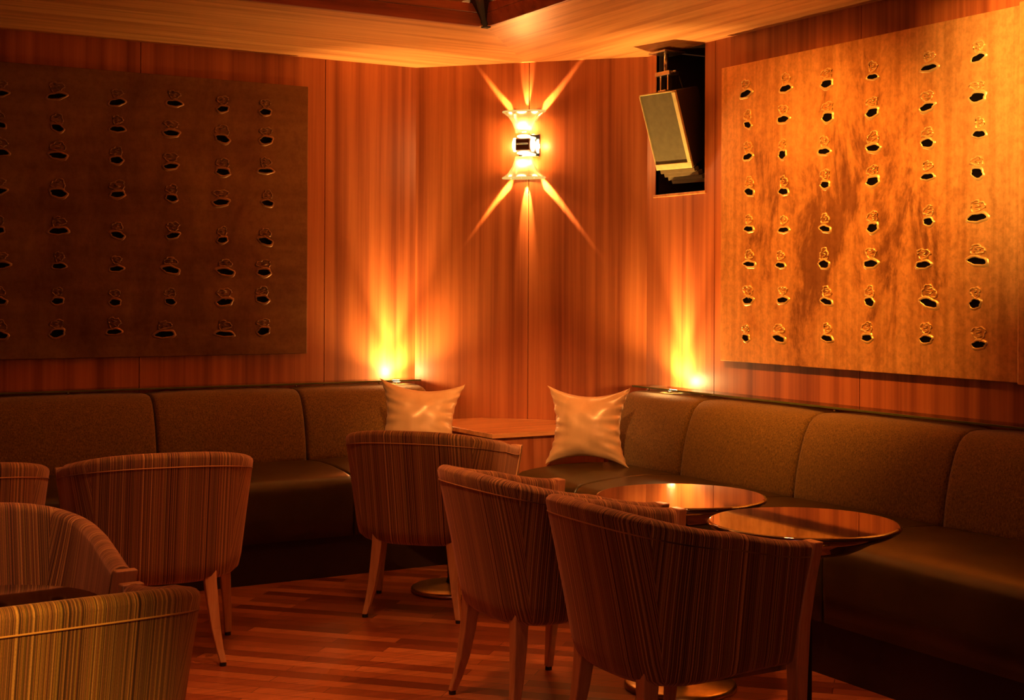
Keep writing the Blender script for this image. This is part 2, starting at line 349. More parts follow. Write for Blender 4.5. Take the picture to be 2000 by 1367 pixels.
# niche lining
bm = bmesh.new(); D = 0.40; T = 0.018
box(bm, XR + 0.005, XR + D, NY0 - T, NY0, NZ0 - T, NZ1 + .02); box(bm, XR + 0.005, XR + D, NY1, NY1 + T, NZ0 - T, NZ1 + .02)
box(bm, XR + 0.005, XR + D, NY0 - T, NY1 + T, NZ0 - T, NZ0); box(bm, XR + D, XR + D + T, NY0 - T, NY1 + T, NZ0 - T, NZ1 + .02)
box(bm, XR + 0.021, XR + D, NY0 - T, NY1 + T, NZ1 + .03, NZ1 + .05)
structure(put('trim_1', bm, M['niche']))
bm = bmesh.new()                             # pale wooden lip under the opening
box(bm, XR - 0.006, XR + 0.03, NY0 - 0.012, NY1 + 0.012, NZ0 - 0.012, NZ0 + 0.002)
structure(put('trim_2', bm, M['table_wood'], bevel=0.002))
# chamfered wall, two panels with a joint below the sconce
dv = (B - A).normalized(); nv = Vector((dv.y, -dv.x)); nv = -nv if nv.dot(A) > 0 else nv   # into the room
def cw(s, off, z): q = A + dv * s + nv * off; return (q.x, q.y, z)
LN = (B - A).length; sm = (Vector((3.815, 6.383)) - A).dot(dv)
bm = bmesh.new()
for s0, s1 in ((0, sm - G), (sm + G, LN)):
    hexa(bm, [cw(s0, 0, 0), cw(s1, 0, 0), cw(s1, -0.02, 0), cw(s0, -0.02, 0), cw(s0, 0, HC + .02), cw(s1, 0, HC + .02), cw(s1, -0.02, HC + .02), cw(s0, -0.02, HC + .02)])
hexa(bm, [cw(-.05, -.02, 0), cw(LN + .05, -.02, 0), cw(LN + .05, -.1, 0), cw(-.05, -.1, 0), cw(-.05, -.02, HC + .3), cw(LN + .05, -.02, HC + .3), cw(LN + .05, -.1, HC + .3), cw(-.05, -.1, HC + .3)], 1)
structure(put('wall_corner', bm, None, mats=[M['wall_wood'], M['groove']]))

# soffit boards (mitred), fascia of the tray, upper ceiling
TX, TY = 3.118, 5.612
mid = (A + B) / 2
ST = 0.03
bm = bmesh.new(); prism(bm, [(-4, TY), (TX, TY), (3.75, 6.345), (3.75 - .02, 6.475), (A.x, YL + .02), (-4, YL + .02)], HC, HC + ST)
structure(put('ceiling', bm, M['ceil_x']))
bm = bmesh.new(); prism(bm, [(TX, TY), (TX, -3), (XR + .02, -3), (XR + .02, B.y), (3.75 - .02, 6.475), (3.75, 6.345)], HC, HC + ST)
structure(put('ceiling_2', bm, M['ceil_y']))
bpy.data.objects['ceiling_2'].name = 'ceiling.001'
def fascia(bm, p0, p1, inward, z0, z1, t0, t1):
    """board between two points, leaning back over the soffit edge"""
    i = Vector(inward)
    hexa(bm, [(p0.x, p0.y, z0), (p1.x, p1.y, z0), (p1.x + i.x * .02, p1.y + i.y * .02, z0), (p0.x + i.x * .02, p0.y + i.y * .02, z0),
              (p0.x - i.x * t0, p0.y - i.y * t0, z1), (p1.x - i.x * t0, p1.y - i.y * t0, z1), (p1.x + i.x * .02, p1.y + i.y * .02, z1), (p0.x + i.x * .02, p0.y + i.y * .02, z1)])
bm = bmesh.new()
fascia(bm, Vector((-4, TY - .002)), Vector((TX - .03, TY - .002)), (0, 1), HC - 0.004, HC + 0.052, 0.022, 0)
fascia(bm, Vector((-4, TY - .024)), Vector((TX - .05, TY - .024)), (0, 1), HC + 0.053, HC + 0.092, 0.010, 0)
structure(put('trim_3', bm, M['dark_wood'], bevel=0.003))
bm = bmesh.new()
fascia(bm, Vector((TX - .002, TY - .03)), Vector((TX - .002, -3)), (1, 0), HC - 0.004, HC + 0.052, 0.022, 0)
fascia(bm, Vector((TX - .024, TY - .05)), Vector((TX - .024, -3)), (1, 0), HC + 0.053, HC + 0.092, 0.010, 0)
structure(put('trim_4', bm, M['dark_wood'], bevel=0.003))
bm = bmesh.new()                              # tapered corner block of the tray
hexa(bm, [(TX - .010, TY - .010, HC - .006), (TX + .02, TY - .010, HC - .006), (TX + .02, TY + .02, HC - .006), (TX - .010, TY + .02, HC - .006),
          (TX - .105, TY - .105, HC + .110), (TX + .04, TY - .105, HC + .110), (TX + .04, TY + .04, HC + .110), (TX - .105, TY + .04, HC + .110)])
structure(put('trim_5', bm, M['groove']))
bm = bmesh.new(); box(bm, -4, XR + .1, -3, YL + .1, 2.86, 2.92); structure(put('ceiling.002', bm, M['ceil_x']))
# cove lamps lying on the soffit, out of sight behind the fascia
t = tag(put('cove_lamp', (lambda b_: (box(b_, -1.0, TX - .1, TY + .10, TY + .13, HC + ST, HC + ST + .02), b_)[1])(bmesh.new()), M['cove']), 'amber cove light strip above the soffit along the left wall', 'light strip')
t = tag(put('cove_lamp', (lambda b_: (box(b_, TX + .10, TX + .13, 2.5, TY - .1, HC + ST, HC + ST + .02), b_)[1])(bmesh.new()), M['cove']), 'amber cove light strip above the soffit along the right wall', 'light strip')

# ---------------------------------------------------------------- wall sconce on the chamfered wall
ss = (Vector((3.809, 6.390)) - A).dot(dv); ZS = 2.112
base_ = A + dv * ss
rz = math.atan2(dv.y, dv.x)       # local x along the wall (to the right), local -y... into the room
sc = thing('wall_sconce', 'crystal and metal wall sconce throwing starburst beams up and down the corner wall', 'wall lamp', (base_.x, base_.y, ZS), rz)
# local frame: x along wall to the right, y = into the wall (positive) / room (negative)
bm = bmesh.new(); box(bm, -0.045, 0.075, -0.014, -0.0005, -0.062, 0.062); put('backplate', bm, M['chrome'], sc, bevel=0.004)
bm = bmesh.new()
box(bm, -0.040, 0.040, -0.085, -0.014, -0.032, 0.032)
put('core', bm, M['sconce_core'], sc, bevel=0.006)
bm = bmesh.new()
box(bm, -0.032, 0.032, -0.089, -0.084, -0.001, 0.007)
put('front_bar', bm, M['steel'], sc, bevel=0.003)
for sgn in (-1, 1):                              # four glowing lens pads round the core
    bm = bmesh.new(); lathe(bm, [(0, -.014), (.012, -.013), (.018, -.006), (.018, .006), (.012, .013), (0, .014)], 24)
    for q in bm.verts: q.co = Vector((sgn * (0.050 + q.co.z * .75), -0.062 + q.co.y * 1.5, q.co.x * 2.1))
    put('side_lens', bm, M['bulb'], sc, smooth=True)
    bm = bmesh.new(); lathe(bm, [(0, -.010), (.020, -.009), (.034, -.004), (.034, .004), (.020, .009), (0, .010)], 24)
    for q in bm.verts: q.co = Vector((q.co.x * 1.05, -0.062 + q.co.y, sgn * (0.044 + q.co.z)))
    put('end_lens', bm, M['bulb'], sc, smooth=True)
    # flared crystal shade with a thick rim
    bm = bmesh.new()
    prof = [(0.048, 0.062), (0.052, 0.085), (0.066, 0.118), (0.088, 0.150), (0.112, 0.168), (0.120, 0.172), (0.120, 0.178), (0.108, 0.176), (0.080, 0.156), (0.058, 0.122), (0.044, 0.088), (0.040, 0.062)]
    lathe(bm, [(r_, z_) for r_, z_ in prof] + [prof[0]], 40)
    for q in bm.verts: q.co = Vector((q.co.x, -0.060 + q.co.y * 0.45, sgn * q.co.z))
    sh = put('crystal_shade', bm, M['crystal'], sc, smooth=True)
    bm = bmesh.new()
    tube(bm, [(0.116 * math.cos(2 * PI * k / 40), -0.060 + 0.116 * 0.45 * math.sin(2 * PI * k / 40), sgn * 0.176) for k in range(40)], 0.005, 6, True)
    put('rim_ring', bm, M['rim_glow'], sh, smooth=True)
    for bx_, bw_ in ((-0.062, 0.016), (0.0, 0.030), (0.066, 0.020)):
        bm = bmesh.new(); lathe(bm, [(0, -.010), (.5, -.008), (1, 0), (.5, .008), (0, .010)], 16)
        for q in bm.verts: q.co = Vector((bx_ + q.co.x * bw_, -0.060 - 0.040 + abs(bx_) * .2 + q.co.y * 0.010, sgn * (0.170 + q.co.z)))
        put('rim_bead', bm, M['bulb'], sh, smooth=True)
def scp(x, off, z): q = base_ + dv * x + nv * off; return (q.x, q.y, ZS + z)
for sgn, e in ((1, 85), (-1, 170)):
    for k, ang in ((-1, -30), (0, 0), (1, 31)):
        a_ = math.radians(ang)
        dirv = Vector((math.sin(a_), 0, sgn * math.cos(a_)))
        if k:
            p0 = scp(0.014 * k, 0.036, sgn * 0.062); p1 = scp(0.014 * k + dirv.x, 0.036 - 0.125, sgn * 0.062 + dirv.z)
            spot('sconce_beam', p0, p1, e * 2.4, 16, 0.7, (1.0, 0.50, 0.15), 0.004)
        else:
            p0 = scp(0.0, 0.022, sgn * 0.172); p1 = scp(0.0, 0.022 - 0.20, sgn * 0.172 + sgn)
            spot('sconce_beam', p0, p1, e * 0.5, 26, 0.6, (1.0, 0.50, 0.15), 0.004)
    point('sconce_bulb', scp(0, 0.075, sgn * 0.10), 6.5, (1.0, 0.46, 0.14), 0.02)
for x_ in (-0.085, 0.085): point('sconce_bulb', scp(x_, 0.06, 0), 2.0, (1.0, 0.46, 0.14), 0.01)

# ---------------------------------------------------------------- speaker in the niche
yaw = math.radians(191); tilt = math.radians(20)
fw = Vector((math.cos(yaw) * math.cos(tilt), math.sin(yaw) * math.cos(tilt), -math.sin(tilt)))
lf = Vector((-math.sin(yaw), math.cos(yaw), 0)); up = fw.cross(lf) * 1
if up.z < 0: up = -up
sp = thing('wall_speaker', 'dark loudspeaker with tan grille tilted down out of the wall niche', 'loudspeaker', (4.13, 5.575, 2.135))
rot = Matrix((lf, fw, up)).transposed()       # local x = its left, y = forward, z = up
def spk(bm):
    for q in bm.verts: q.co = rot @ q.co
    return bm
W2, H2 = 0.120, 0.195
bm = bmesh.new(); box(bm, -W2, W2, -0.20, 0.0, -H2, H2)
for q in bm.verts:
    if q.co.y < -0.1: q.co.x *= 0.72; q.co.z *= 0.86
put('speaker_cabinet', spk(bm), M['speaker_body'], sp, bevel=0.006)
bm = bmesh.new()                               # pale frame round the grille: right and bottom rails wide, others thin
box(bm, -W2, W2, 0.0, 0.014, -H2, -H2 + 0.03); box(bm, -W2, W2, 0.0, 0.010, H2 - 0.006, H2)
for sgn, w_ in ((-1, .004), (1, .024)):
    x0, x1 = sorted((sgn * W2, sgn * (W2 - w_))); box(bm, x0, x1, 0.0, 0.014, -H2 + .03, H2 - .006)
put('grille_frame', spk(bm), M['speaker_trim'], sp, bevel=0.003)
bm = bmesh.new(); box(bm, -W2 + .004, W2 - .024, 0.0, 0.008, -H2 + .03, H2 - .006); put('grille', spk(bm), M['speaker_grille'], sp, bevel=0.002)
bm = bmesh.new()
for k in range(4):
    z1 = -H2 - 0.004 - k * 0.024; box(bm, -W2 + .006, W2 - .006, -0.04 - k * .022, -0.004 - k * .022, z1 - .021, z1)
put('ribbed_base', spk(bm), plain('speaker_rib_tan', (0.11, 0.075, 0.03), .6), sp, bevel=0.003)
spb = thing('speaker_bracket', 'steel clamp bracket holding the loudspeaker from the niche ceiling', 'bracket', (4.20, 5.68, 2.34))
bm = bmesh.new(); box(bm, -.06, .07, -.07, .07, .196, .206); put('ceiling_plate', bm, M['steel'], spb, bevel=.002)
bm = bmesh.new(); tube(bm, [(0, 0, .20), (0, 0, .10)], .012, 12); put('drop_rod', bm, M['steel'], spb, smooth=True)
bm = bmesh.new(); box(bm, -.03, .03, -.065, .055, .085, .105); tube(bm, [(0, -.085, .10), (0, .07, .10)], .006, 8); put('clamp', bm, M['steel'], spb, bevel=.002)
for sgn in (-1, 1):
    bm = bmesh.new(); box(bm, -.012, .012, sgn * .030 - .004, sgn * .030 + .004, .0, .09); put('yoke_arm', bm, M['steel'], spb)
bm = bmesh.new(); box(bm, -.03, .02, -.035, .030, -.03, .012); put('foot_block', bm, M['steel'], spb, bevel=.002)
bm = bmesh.new()
tube(bm, [(-.01, -.05, .06), (-.02, -.09, .0), (0, -.07, -.04), (.05, 0, -.045), (.07, .06, -.01)], .004, 8)
tag(put('speaker_cable', bm, M['rubber'], None, smooth=True), 'black cable looping above the loudspeaker in the niche', 'cable').location = (4.24, 5.66, 2.36)

# ---------------------------------------------------------------- metal wall panels with punctures
HL = [[(1.195, 2.25), (1.19, 2.105), (1.195, 1.975), (1.185, 1.79), (1.19, 1.61), (1.2, 1.445), (1.19, 1.28), (1.195, 1.12)],
 [(1.452, 2.256), (1.457, 2.105), (1.46, 1.973), (1.463, 1.794), (1.464, 1.613), (1.467, 1.445), (1.461, 1.278), (1.459, 1.124)],
 [(1.738, 2.247), (1.741, 2.117), (1.737, 1.965), (1.743, 1.798), (1.744, 1.6), (1.739, 1.435), (1.733, 1.271), (1.729, 1.128)],
 [(2.021, 2.262), (2.007, 2.113), (2.005, 1.948), (2.011, 1.79), (2.017, 1.604), (2.007, 1.433), (2.006, 1.275), (1.978, 1.113)],
 [(2.271, 2.251), (2.27, 2.1), (2.273, 1.932), (2.263, 1.778), (2.272, 1.587), (2.289, 1.426), (2.284, 1.273), (2.285, 1.111)],
 [(2.497, 2.251), (2.501, 2.106), (2.499, 1.948), (2.511, 1.782), (2.501, 1.586), (2.493, 1.425), (2.486, 1.286), (2.492, 1.122)]]
HR = [[(5.062, 2.263), (5.046, 2.116), (5.045, 1.968), (5.033, 1.803), (5.036, 1.631), (5.031, 1.467), (5.04, 1.298), (5.054, 1.123)],
 [(4.785, 2.254), (4.801, 2.117), (4.804, 1.958), (4.796, 1.791), (4.794, 1.618), (4.814, 1.459), (4.799, 1.302), (4.822, 1.128)],
 [(4.521, 2.242), (4.514, 2.096), (4.535, 1.95), (4.528, 1.805), (4.527, 1.614), (4.532, 1.46), (4.515, 1.298), (4.511, 1.139)],
 [(4.247, 2.237), (4.249, 2.088), (4.242, 1.94), (4.244, 1.802), (4.243, 1.608), (4.253, 1.459), (4.258, 1.299), (4.272, 1.149)],
 [(3.939, 2.234), (3.949, 2.078), (3.945, 1.934), (3.944, 1.801), (3.938, 1.622), (3.964, 1.451), (3.933, 1.299), (3.949, 1.154)],
 [(3.693, 2.238), (3.697, 2.088), (3.686, 1.946), (3.695, 1.798), (3.694, 1.628), (3.693, 1.462), (3.702, 1.299), (3.684, 1.143)]]
def puncture(to3, parent, leafmat, wscale, ringmat=None):
    """one torn hole (dark, with a raised lip) and the crumpled ring above it; to3(u, v, h)->xyz"""
    bm = bmesh.new()
    w = random.uniform(0.027, 0.042) * wscale; h_ = random.uniform(0.011, 0.016); sk = random.uniform(-0.22, 0.22)
    ph = random.uniform(0, 6)
    def blob(a, s_=1.0):
        rr_ = 1 + 0.16 * math.sin(2 * a + ph) + 0.08 * math.sin(5 * a + ph * 2)
        u = w * s_ * math.cos(a) * rr_; v = h_ * (s_ if s_ <= 1 else 1 + (s_ - 1) * w / h_) * math.sin(a) * rr_ + sk * u * 0.5
        return u, v
    n = 20
    ring0 = [bm.verts.new(to3(*blob(2 * PI * k / n), 0.0035)) for k in range(n)]
    f = bm.faces.new(ring0); f.material_index = 1
    ring1 = [bm.verts.new(to3(*blob(2 * PI * k / n, 1.10), 0.0075 + 0.002 * math.sin(3 * k))) for k in range(n)]
    ring2 = [bm.verts.new(to3(*blob(2 * PI * k / n, 1.32), 0.0)) for k in range(n)]
    for a_, b_ in ((ring0, ring1), (ring1, ring2)):
        for k in range(n): bm.faces.new((a_[k], a_[(k + 1) % n], b_[(k + 1) % n], b_[k])).material_index = 0
    cy = 0.044; pts = []; ww = w * random.uniform(0.8, 1.0); hh = random.uniform(0.017, 0.026)
    for k in range(22):
        a = 2 * PI * k / 22; rr_ = 1 + 0.16 * math.sin(3 * a + ph) + 0.1 * math.sin(7 * a + 2 * ph)
        pts.append(to3(ww * math.cos(a) * rr_, cy + hh * math.sin(a) * rr_ + sk * ww * math.cos(a) * .4, 0.001))
    tube(bm, pts, [0.0036 + 0.0018 * math.sin(k * 2.3 + ph) for k in range(22)], 6, True)
    pts = [to3(ww * 0.55 * math.sin(k * 1.9 + ph), cy - hh * .7 + hh * 1.4 * k / 6, 0.001) for k in range(7)]
    tube(bm, pts, 0.0028, 6)
    return put('puncture', bm, None, parent, smooth=True, mats=[ringmat or leafmat, M['black']])
pl = thing('metal_wall_panel', 'gold metal panel, coloured dark for the dim light, with rows of small punctures on the left wall', 'artwork', (1.84, YL, 1.70))
bm = bmesh.new(); box(bm, -0.89, 0.893, -0.040, -0.012, -0.697, 0.700); put('metal_sheet', bm, M['leaf_left'], pl, bevel=0.003)
bm = bmesh.new(); box(bm, -0.85, 0.85, -0.012, -0.0005, -0.64, 0.64); put('mounting_frame', bm, M['black'], pl)
for col in HL:
    for (x, z) in col: puncture(lambda u, v, h, x=x, z=z: (x - 1.84 + u, -0.040 - h, z - 1.70 + v), pl, M['leaf_left'], 1.0, M['ring_left'])
pr = thing('metal_wall_panel', 'bright gold metal panel with rows of small punctures on the right wall', 'artwork', (XR, 4.365, 1.70))
bm = bmesh.new(); box(bm, -0.040, -0.012, -0.868, 0.879, -0.692, 0.706); put('metal_sheet', bm, M['leaf_right'], pr, bevel=0.003)
bm = bmesh.new(); box(bm, -0.012, -0.0005, -0.83, 0.83, -0.64, 0.65); put('mounting_frame', bm, M['black'], pr)
for col in HR:
    for (y, z) in col: puncture(lambda u, v, h, y=y, z=z: (-0.040 - h, y - 4.365 - u, z - 1.70 + v), pr, M['leaf_right'], 0.95, M['ring_right'])
p2 = thing('metal_wall_panel', 'next gold metal panel at the far right edge, only its bright side edge showing', 'artwork', (XR, 2.60, 1.70))
bm = bmesh.new(); box(bm, -0.070, -0.012, -0.868, 0.880, -0.696, 0.712); put('metal_sheet', bm, M['leaf_right'], p2, bevel=0.004)
bm = bmesh.new(); box(bm, -0.012, -0.0005, -0.83, 0.83, -0.64, 0.65); put('mounting_frame', bm, M['black'], p2)

# ---------------------------------------------------------------- benches
def run_L(s, o, z): return (s, YL - o, z)
def run_R(s, o, z): return (XR - o, s, z)
BACK = [(0.285, 0.43), (0.280, 0.50), (0.268, 0.58), (0.250, 0.66), (0.225, 0.735), (0.198, 0.785), (0.172, 0.808), (0.145, 0.820), (0.11, 0.824), (0.06, 0.824), (0.006, 0.822)]
def sweep(bm, mp_, prof, s0, s1, r0, r1, puff, back, seg=28):
    """profile swept along the bench; the ends close with rounded edges r0/r1; back = closing points behind"""
    rows = []; c_o = sum(q[0] for q in prof) / len(prof); c_z = sum(q[1] for q in prof) / len(prof)
    for i in range(seg + 1):
        a = i / seg; a = 0.5 - 0.5 * math.cos(PI * a)
        s_ = s0 + (s1 - s0) * a
        e0 = min(1, (s_ - s0) / r0); e1 = min(1, (s1 - s_) / r1)
        k = max(0.0, 1 - (1 - math.sqrt(max(0, 1 - (1 - e0) ** 2))) - (1 - math.sqrt(max(0, 1 - (1 - e1) ** 2))))
        row = []
        for (o_, z_), (b_o, b_z) in zip(prof, back):
            sh_ = (1 - k)
            dx, dz = o_ - b_o, z_ - b_z; ln = math.hypot(dx, dz) or 1
            dd = puff * (1 - (2 * a - 1) ** 4) - min(max(r0 if e0 < 1 else 0, r1 if e1 < 1 else 0), ln) * sh_
            row.append(bm.verts.new(mp_(s_, o_ + dx / ln * dd, z_ + dz / ln * dd)))
        rows.append(row)
    for a_, b_ in zip(rows, rows[1:]):
        for k in range(len(prof) - 1): bm.faces.new((a_[k], a_[k + 1], b_[k + 1], b_[k]))
        bm.faces.new((a_[-1], a_[0], b_[0], b_[-1]))
    for r_ in (rows[0], rows[-1]): bm.faces.new(r_)
def bench(name, label, mp_, secs, open0, open1):
    """secs: list of section limits along the wall"""
    t = thing(name, label, 'banquette', mp_((secs[0] + secs[-1]) / 2, 0.43, 0))
    ox, oy, oz = t.location
    loc = lambda s, o_, z: tuple(Vector(mp_(s, o_, z)) - Vector((ox, oy, oz)))
    n = len(secs) - 1
    for i in range(n):
        a, b_ = secs[i] + 0.003, secs[i + 1] - 0.003
        r0 = 0.055 if (i == 0 and open0) else 0.014; r1 = 0.055 if (i == n - 1 and open1) else 0.014
        bm = bmesh.new(); sweep(bm, loc, BACK, a, b_, r0, r1, 0.010, [(0.12, 0.43), (0.12, 0.5), (0.1, 0.58), (0.1, 0.64), (0.1, 0.69), (0.1, 0.72), (0.1, 0.73), (0.1, 0.74), (0.09, 0.74), (0.06, 0.74), (0.006, 0.74)])
        put('back_cushion', bm, M['tweed'], t, smooth=True)
    sa = list(secs)
    SEAT = [(0.868, 0.19), (0.872, 0.30), (0.872, 0.40), (0.866, 0.432), (0.852, 0.453), (0.825, 0.466), (0.76, 0.476), (0.62, 0.487), (0.47, 0.489), (0.33, 0.482), (0.22, 0.468), (0.05, 0.44), (0.05, 0.19)]
    ctr = [(0.5, 0.19), (0.5, 0.28), (0.6, 0.33), (0.6, 0.33), (0.6, 0.33), (0.6, 0.33), (0.6, 0.33), (0.6, 0.33), (0.47, 0.33), (0.33, 0.33), (0.22, 0.33), (0.06, 0.3), (0.06, 0.2)]
    for i in range(n):
        a, b_ = sa[i] + 0.002, sa[i + 1] - 0.002
        lo = 0.02 if (i == 0 and open0) else 0.012; hi = 0.02 if (i == n - 1 and open1) else 0.012
        if mp_ is run_L and i == n - 1: b_ = 3.262
        if mp_ is run_R and i == n - 1: b_ = 5.785
        bm = bmesh.new(); sweep(bm, loc, SEAT, a, b_, lo, hi, 0.004, ctr)
        put('seat_cushion', bm, M['leather'], t, smooth=True)
    hi_ = 3.26 if mp_ is run_L else 5.78
    bm = bmesh.new(); p0_, p1_ = loc(secs[0] + .01, 0.846, 0), loc(hi_, 0.02, 0)
    box(bm, min(p0_[0], p1_[0]), max(p0_[0], p1_[0]), min(p0_[1], p1_[1]), max(p0_[1], p1_[1]), 0.0, 0.189)
    put('plinth', bm, M['plinth'], t)
    # frame behind the back cushions
    bm = bmesh.new(); p0_, p1_ = loc(secs[0] + .02, 0.10, 0), loc(secs[-1] - .05, 0.004, 0)
    box(bm, min(p0_[0], p1_[0]), max(p0_[0], p1_[0]), min(p0_[1], p1_[1]), max(p0_[1], p1_[1]), 0.19, 0.72)
    put('back_frame', bm, M['plinth'], t)
    return t
bench('banquette', 'olive banquette with brown leather seat along the left wall', run_L, [-0.40, 0.36, 1.12, 1.882, 2.643, 3.385], True, True)
bench('banquette', 'olive banquette with brown leather seat along the right wall below the gold panel', run_R, [2.76, 3.645, 4.46, 5.245, 5.87], True, True)

def shelf(label, mp_, s0, s1, offs):
    t = thing('glass_shelf', label, 'shelf', mp_((s0 + s1) / 2, 0.06, 0.846))
    ori = Vector(t.location)
    def bx(bm, a, b_, o0, o1, z0, z1):
        p0_, p1_ = Vector(mp_(a, o0, 0)) - ori, Vector(mp_(b_, o1, 0)) - ori
        box(bm, min(p0_.x, p1_.x), max(p0_.x, p1_.x), min(p0_.y, p1_.y), max(p0_.y, p1_.y), z0, z1)
    bm = bmesh.new(); bx(bm, s0, s1, 0.003, 0.112, 0.0, 0.009); put('glass_pane', bm, M['glass'], t)
    bm = bmesh.new(); bx(bm, s0, s1, 0.1125, 0.120, 0.0, 0.009); put('front_edge', bm, M['glass_edge'], t, bevel=0.0015)
    for s in offs:
        bm = bmesh.new(); q = Vector(mp_(s, 0.10, 0)) - ori; lathe(bm, [(0, -.011), (.006, -.011), (.006, 0), (0, 0)], 12, (q.x, q.y, 0)); put('standoff', bm, M['chrome'], t, smooth=True)
    return t
shelf('green edged glass shelf on top of the left banquette', run_L, -0.38, 3.36, [0.3, 1.5, 2.65, 3.12])
shelf('green edged glass shelf on top of the right banquette', run_R, 2.78, 5.86, [3.3, 4.40, 5.30, 5.74])
def uplight(label, mp_, s, o_, en, n2=None):
    q = mp_(s, o_, 0.8335)
    t = thing('uplight', label, 'lamp', q)
    bm = bmesh.new(); lathe(bm, [(0, 0), (.030, 0), (.030, .009), (.022, .009), (.022, .006), (0, .006)], 24); put('lamp_body', bm, M['chrome'], t, smooth=False)
    bm = bmesh.new(); lathe(bm, [(0, .0065), (.021, .0065), (.015, .0085), (0, .0095)], 24); put('lens', bm, M['lens'], t, smooth=True)
    top = mp_(s, o_, 0.862)
    tg = mp_(s, o_ * 0.55, 1.862)
    spot('uplight_beam', top, tg, en * 1.15, 46, 1.0, (1.0, 0.54, 0.15), 0.018)
    spot('uplight_beam', top, mp_(s, o_, 1.9), en * 0.30, 150, 1.0, (1.0, 0.54, 0.14), 0.018)
    point('uplight_spill', mp_(s, o_ + .005, 0.885), en * 0.03, (1.0, 0.6, 0.2), 0.02)
    return t
uplight('glowing uplight under the glass shelf at the corner end of the left banquette', run_L, 3.235, 0.072, 185)
uplight('glowing uplight under the glass shelf at the corner end of the right banquette', run_R, 5.575, 0.074, 170)

# ---------------------------------------------------------------- corner table
ct = thing('corner_table', 'orange wood corner table built between the two banquettes', 'side table', (3.6, 6.1, 0))
def rel(poly): return [(x - 3.6, y - 6.1) for x, y in poly]
def chy(x): return A.y + dv.y / dv.x * (x - A.x)
bm = bmesh.new(); prism(bm, rel([(3.27, 5.80), (3.945, 5.80), (3.945, chy(3.945) - .006), (3.64, chy(3.64) - .006), (3.27, 6.575)]), 0.628, 0.650)
put('table_top', bm, M['table_wood'], ct, bevel=0.002)
bm = bmesh.new(); prism(bm, rel([(3.290, 5.822), (3.93, 5.822), (3.93, chy(3.93) - .02), (3.62, chy(3.62) - .02), (3.290, 6.56)]), 0.10, 0.628)
put('cabinet_body', bm, M['cab_wood'], ct, bevel=0.002)
bm = bmesh.new(); prism(bm, rel([(3.32, 5.86), (3.9, 5.86), (3.9, chy(3.9) - .03), (3.6, chy(3.6) - .03), (3.32, 6.53)]), 0.0, 0.10)
put('toe_kick', bm, M['plinth'], ct)

# ---------------------------------------------------------------- pillows
def pillow(name, label, c, ang, lean, roll, w, h, thick, k_side, k_top, seed):
    bm = bmesh.new(); n = 40; grid = {}
    for side in (1, -1):
        for i in range(n + 1):
            for j in range(n + 1):
                u = math.sin((i / n - .5) * PI) ; v = math.sin((j / n - .5) * PI)
                if side == -1 and (i in (0, n) or j in (0, n)): grid[(side, i, j)] = grid[(1, i, j)]; continue
                x = w / 2 * u * (1 - k_side * (1 - v * v)); z = h / 2 * v * (1 - k_top * (1 - u * u))
                t_ = thick / 2 * (max(0, 1 - u ** 2) ** .55) * (max(0, 1 - v ** 2) ** .55)
                # gathers radiating from the side seams
                e = (abs(u) ** 3) * (1 - abs(v)) ** .5
                wr = e * 0.010 * math.sin(v * 22 + seed + u * 2) + e * 0.022 * noise.noise(Vector((u * 3, v * 9, seed)))
                wr += 0.011 * noise.noise(Vector((u * 2.2 + seed, v * 2.2, side * 3))) * (1 - u * u) * 1.0
                y = -side * t_ + (-side) * wr * (1 if t_ > 0 else 0)
                grid[(side, i, j)] = bm.verts.new((x + 0.003 * math.sin(v * 30) * (abs(u) > .97), y, z))
    for side in (1, -1):
        for i in range(n):
            for j in range(n):
                q = [grid[(side, i, j)], grid[(side, i + 1, j)], grid[(side, i + 1, j + 1)], grid[(side, i, j + 1)]]
                bm.faces.new(q)
    R_ = Matrix.Rotation(ang, 3, 'Z') @ Matrix.Rotation(-lean, 3, 'X') @ Matrix.Rotation(roll, 3, 'Y')
    for q in bm.verts: q.co = R_ @ q.co
    lo = min(q.co.z for q in bm.verts)
    for q in bm.verts: q.co.z -= lo
    o_ = put(name, bm, M['satin'], None, smooth=True); o_.location = c
    md = o_.modifiers.new('s', 'SUBSURF'); md.levels = 1; md.render_levels = 1
    return tag(o_, label, 'pillow')
pillow('throw_pillow', 'champagne satin pillow standing on the right banquette beside the corner table', (3.708, 5.638, 0.491), math.radians(-49), math.radians(7), math.radians(0), 0.42, 0.385, 0.17, 0.24, 0.26, 1.3)
pillow('throw_pillow', 'champagne satin pillow on the left banquette, lower edge behind the striped chair', (3.08, 6.20, 0.490), math.radians(-30), math.radians(10), math.radians(4), 0.43, 0.385, 0.17, 0.24, 0.26, 4.1)

# ---------------------------------------------------------------- striped tub chair
ZA, ZB = 0.655, 0.755
def plan(a, zt):
    """outer outline at fraction zt (0 bottom, 1 top); a in [0,1] from right arm front round the back to left arm front. returns (f, l)"""
    w = 0.292 + (0.335 - 0.292) * zt
    c0 = 0.02; d = 0.205 + (0.30 - 0.205) * zt; front = 0.250 + 0.020 * zt
    arm = 0.20
    if a < arm: k = a / arm; return front + (c0 - front) * k, -w * (1 + 0.01 * math.sin(PI * k))
    if a > 1 - arm: k = (1 - a) / arm; return front + (c0 - front) * k, w * (1 + 0.01 * math.sin(PI * k))
    th = (a - arm) / (1 - 2 * arm) * PI
    e = 0.78
    cs, sn = math.cos(th), math.sin(th)
    return c0 - d * abs(sn) ** e, -w * math.copysign(abs(cs) ** e, cs)
def rim_z(a):
    k = math.sin(PI * a) ** 1.6
    return ZA + (ZB - ZA) * k
def bot_z(a): return 0.335 - 0.035 * math.sin(PI * a) ** 2
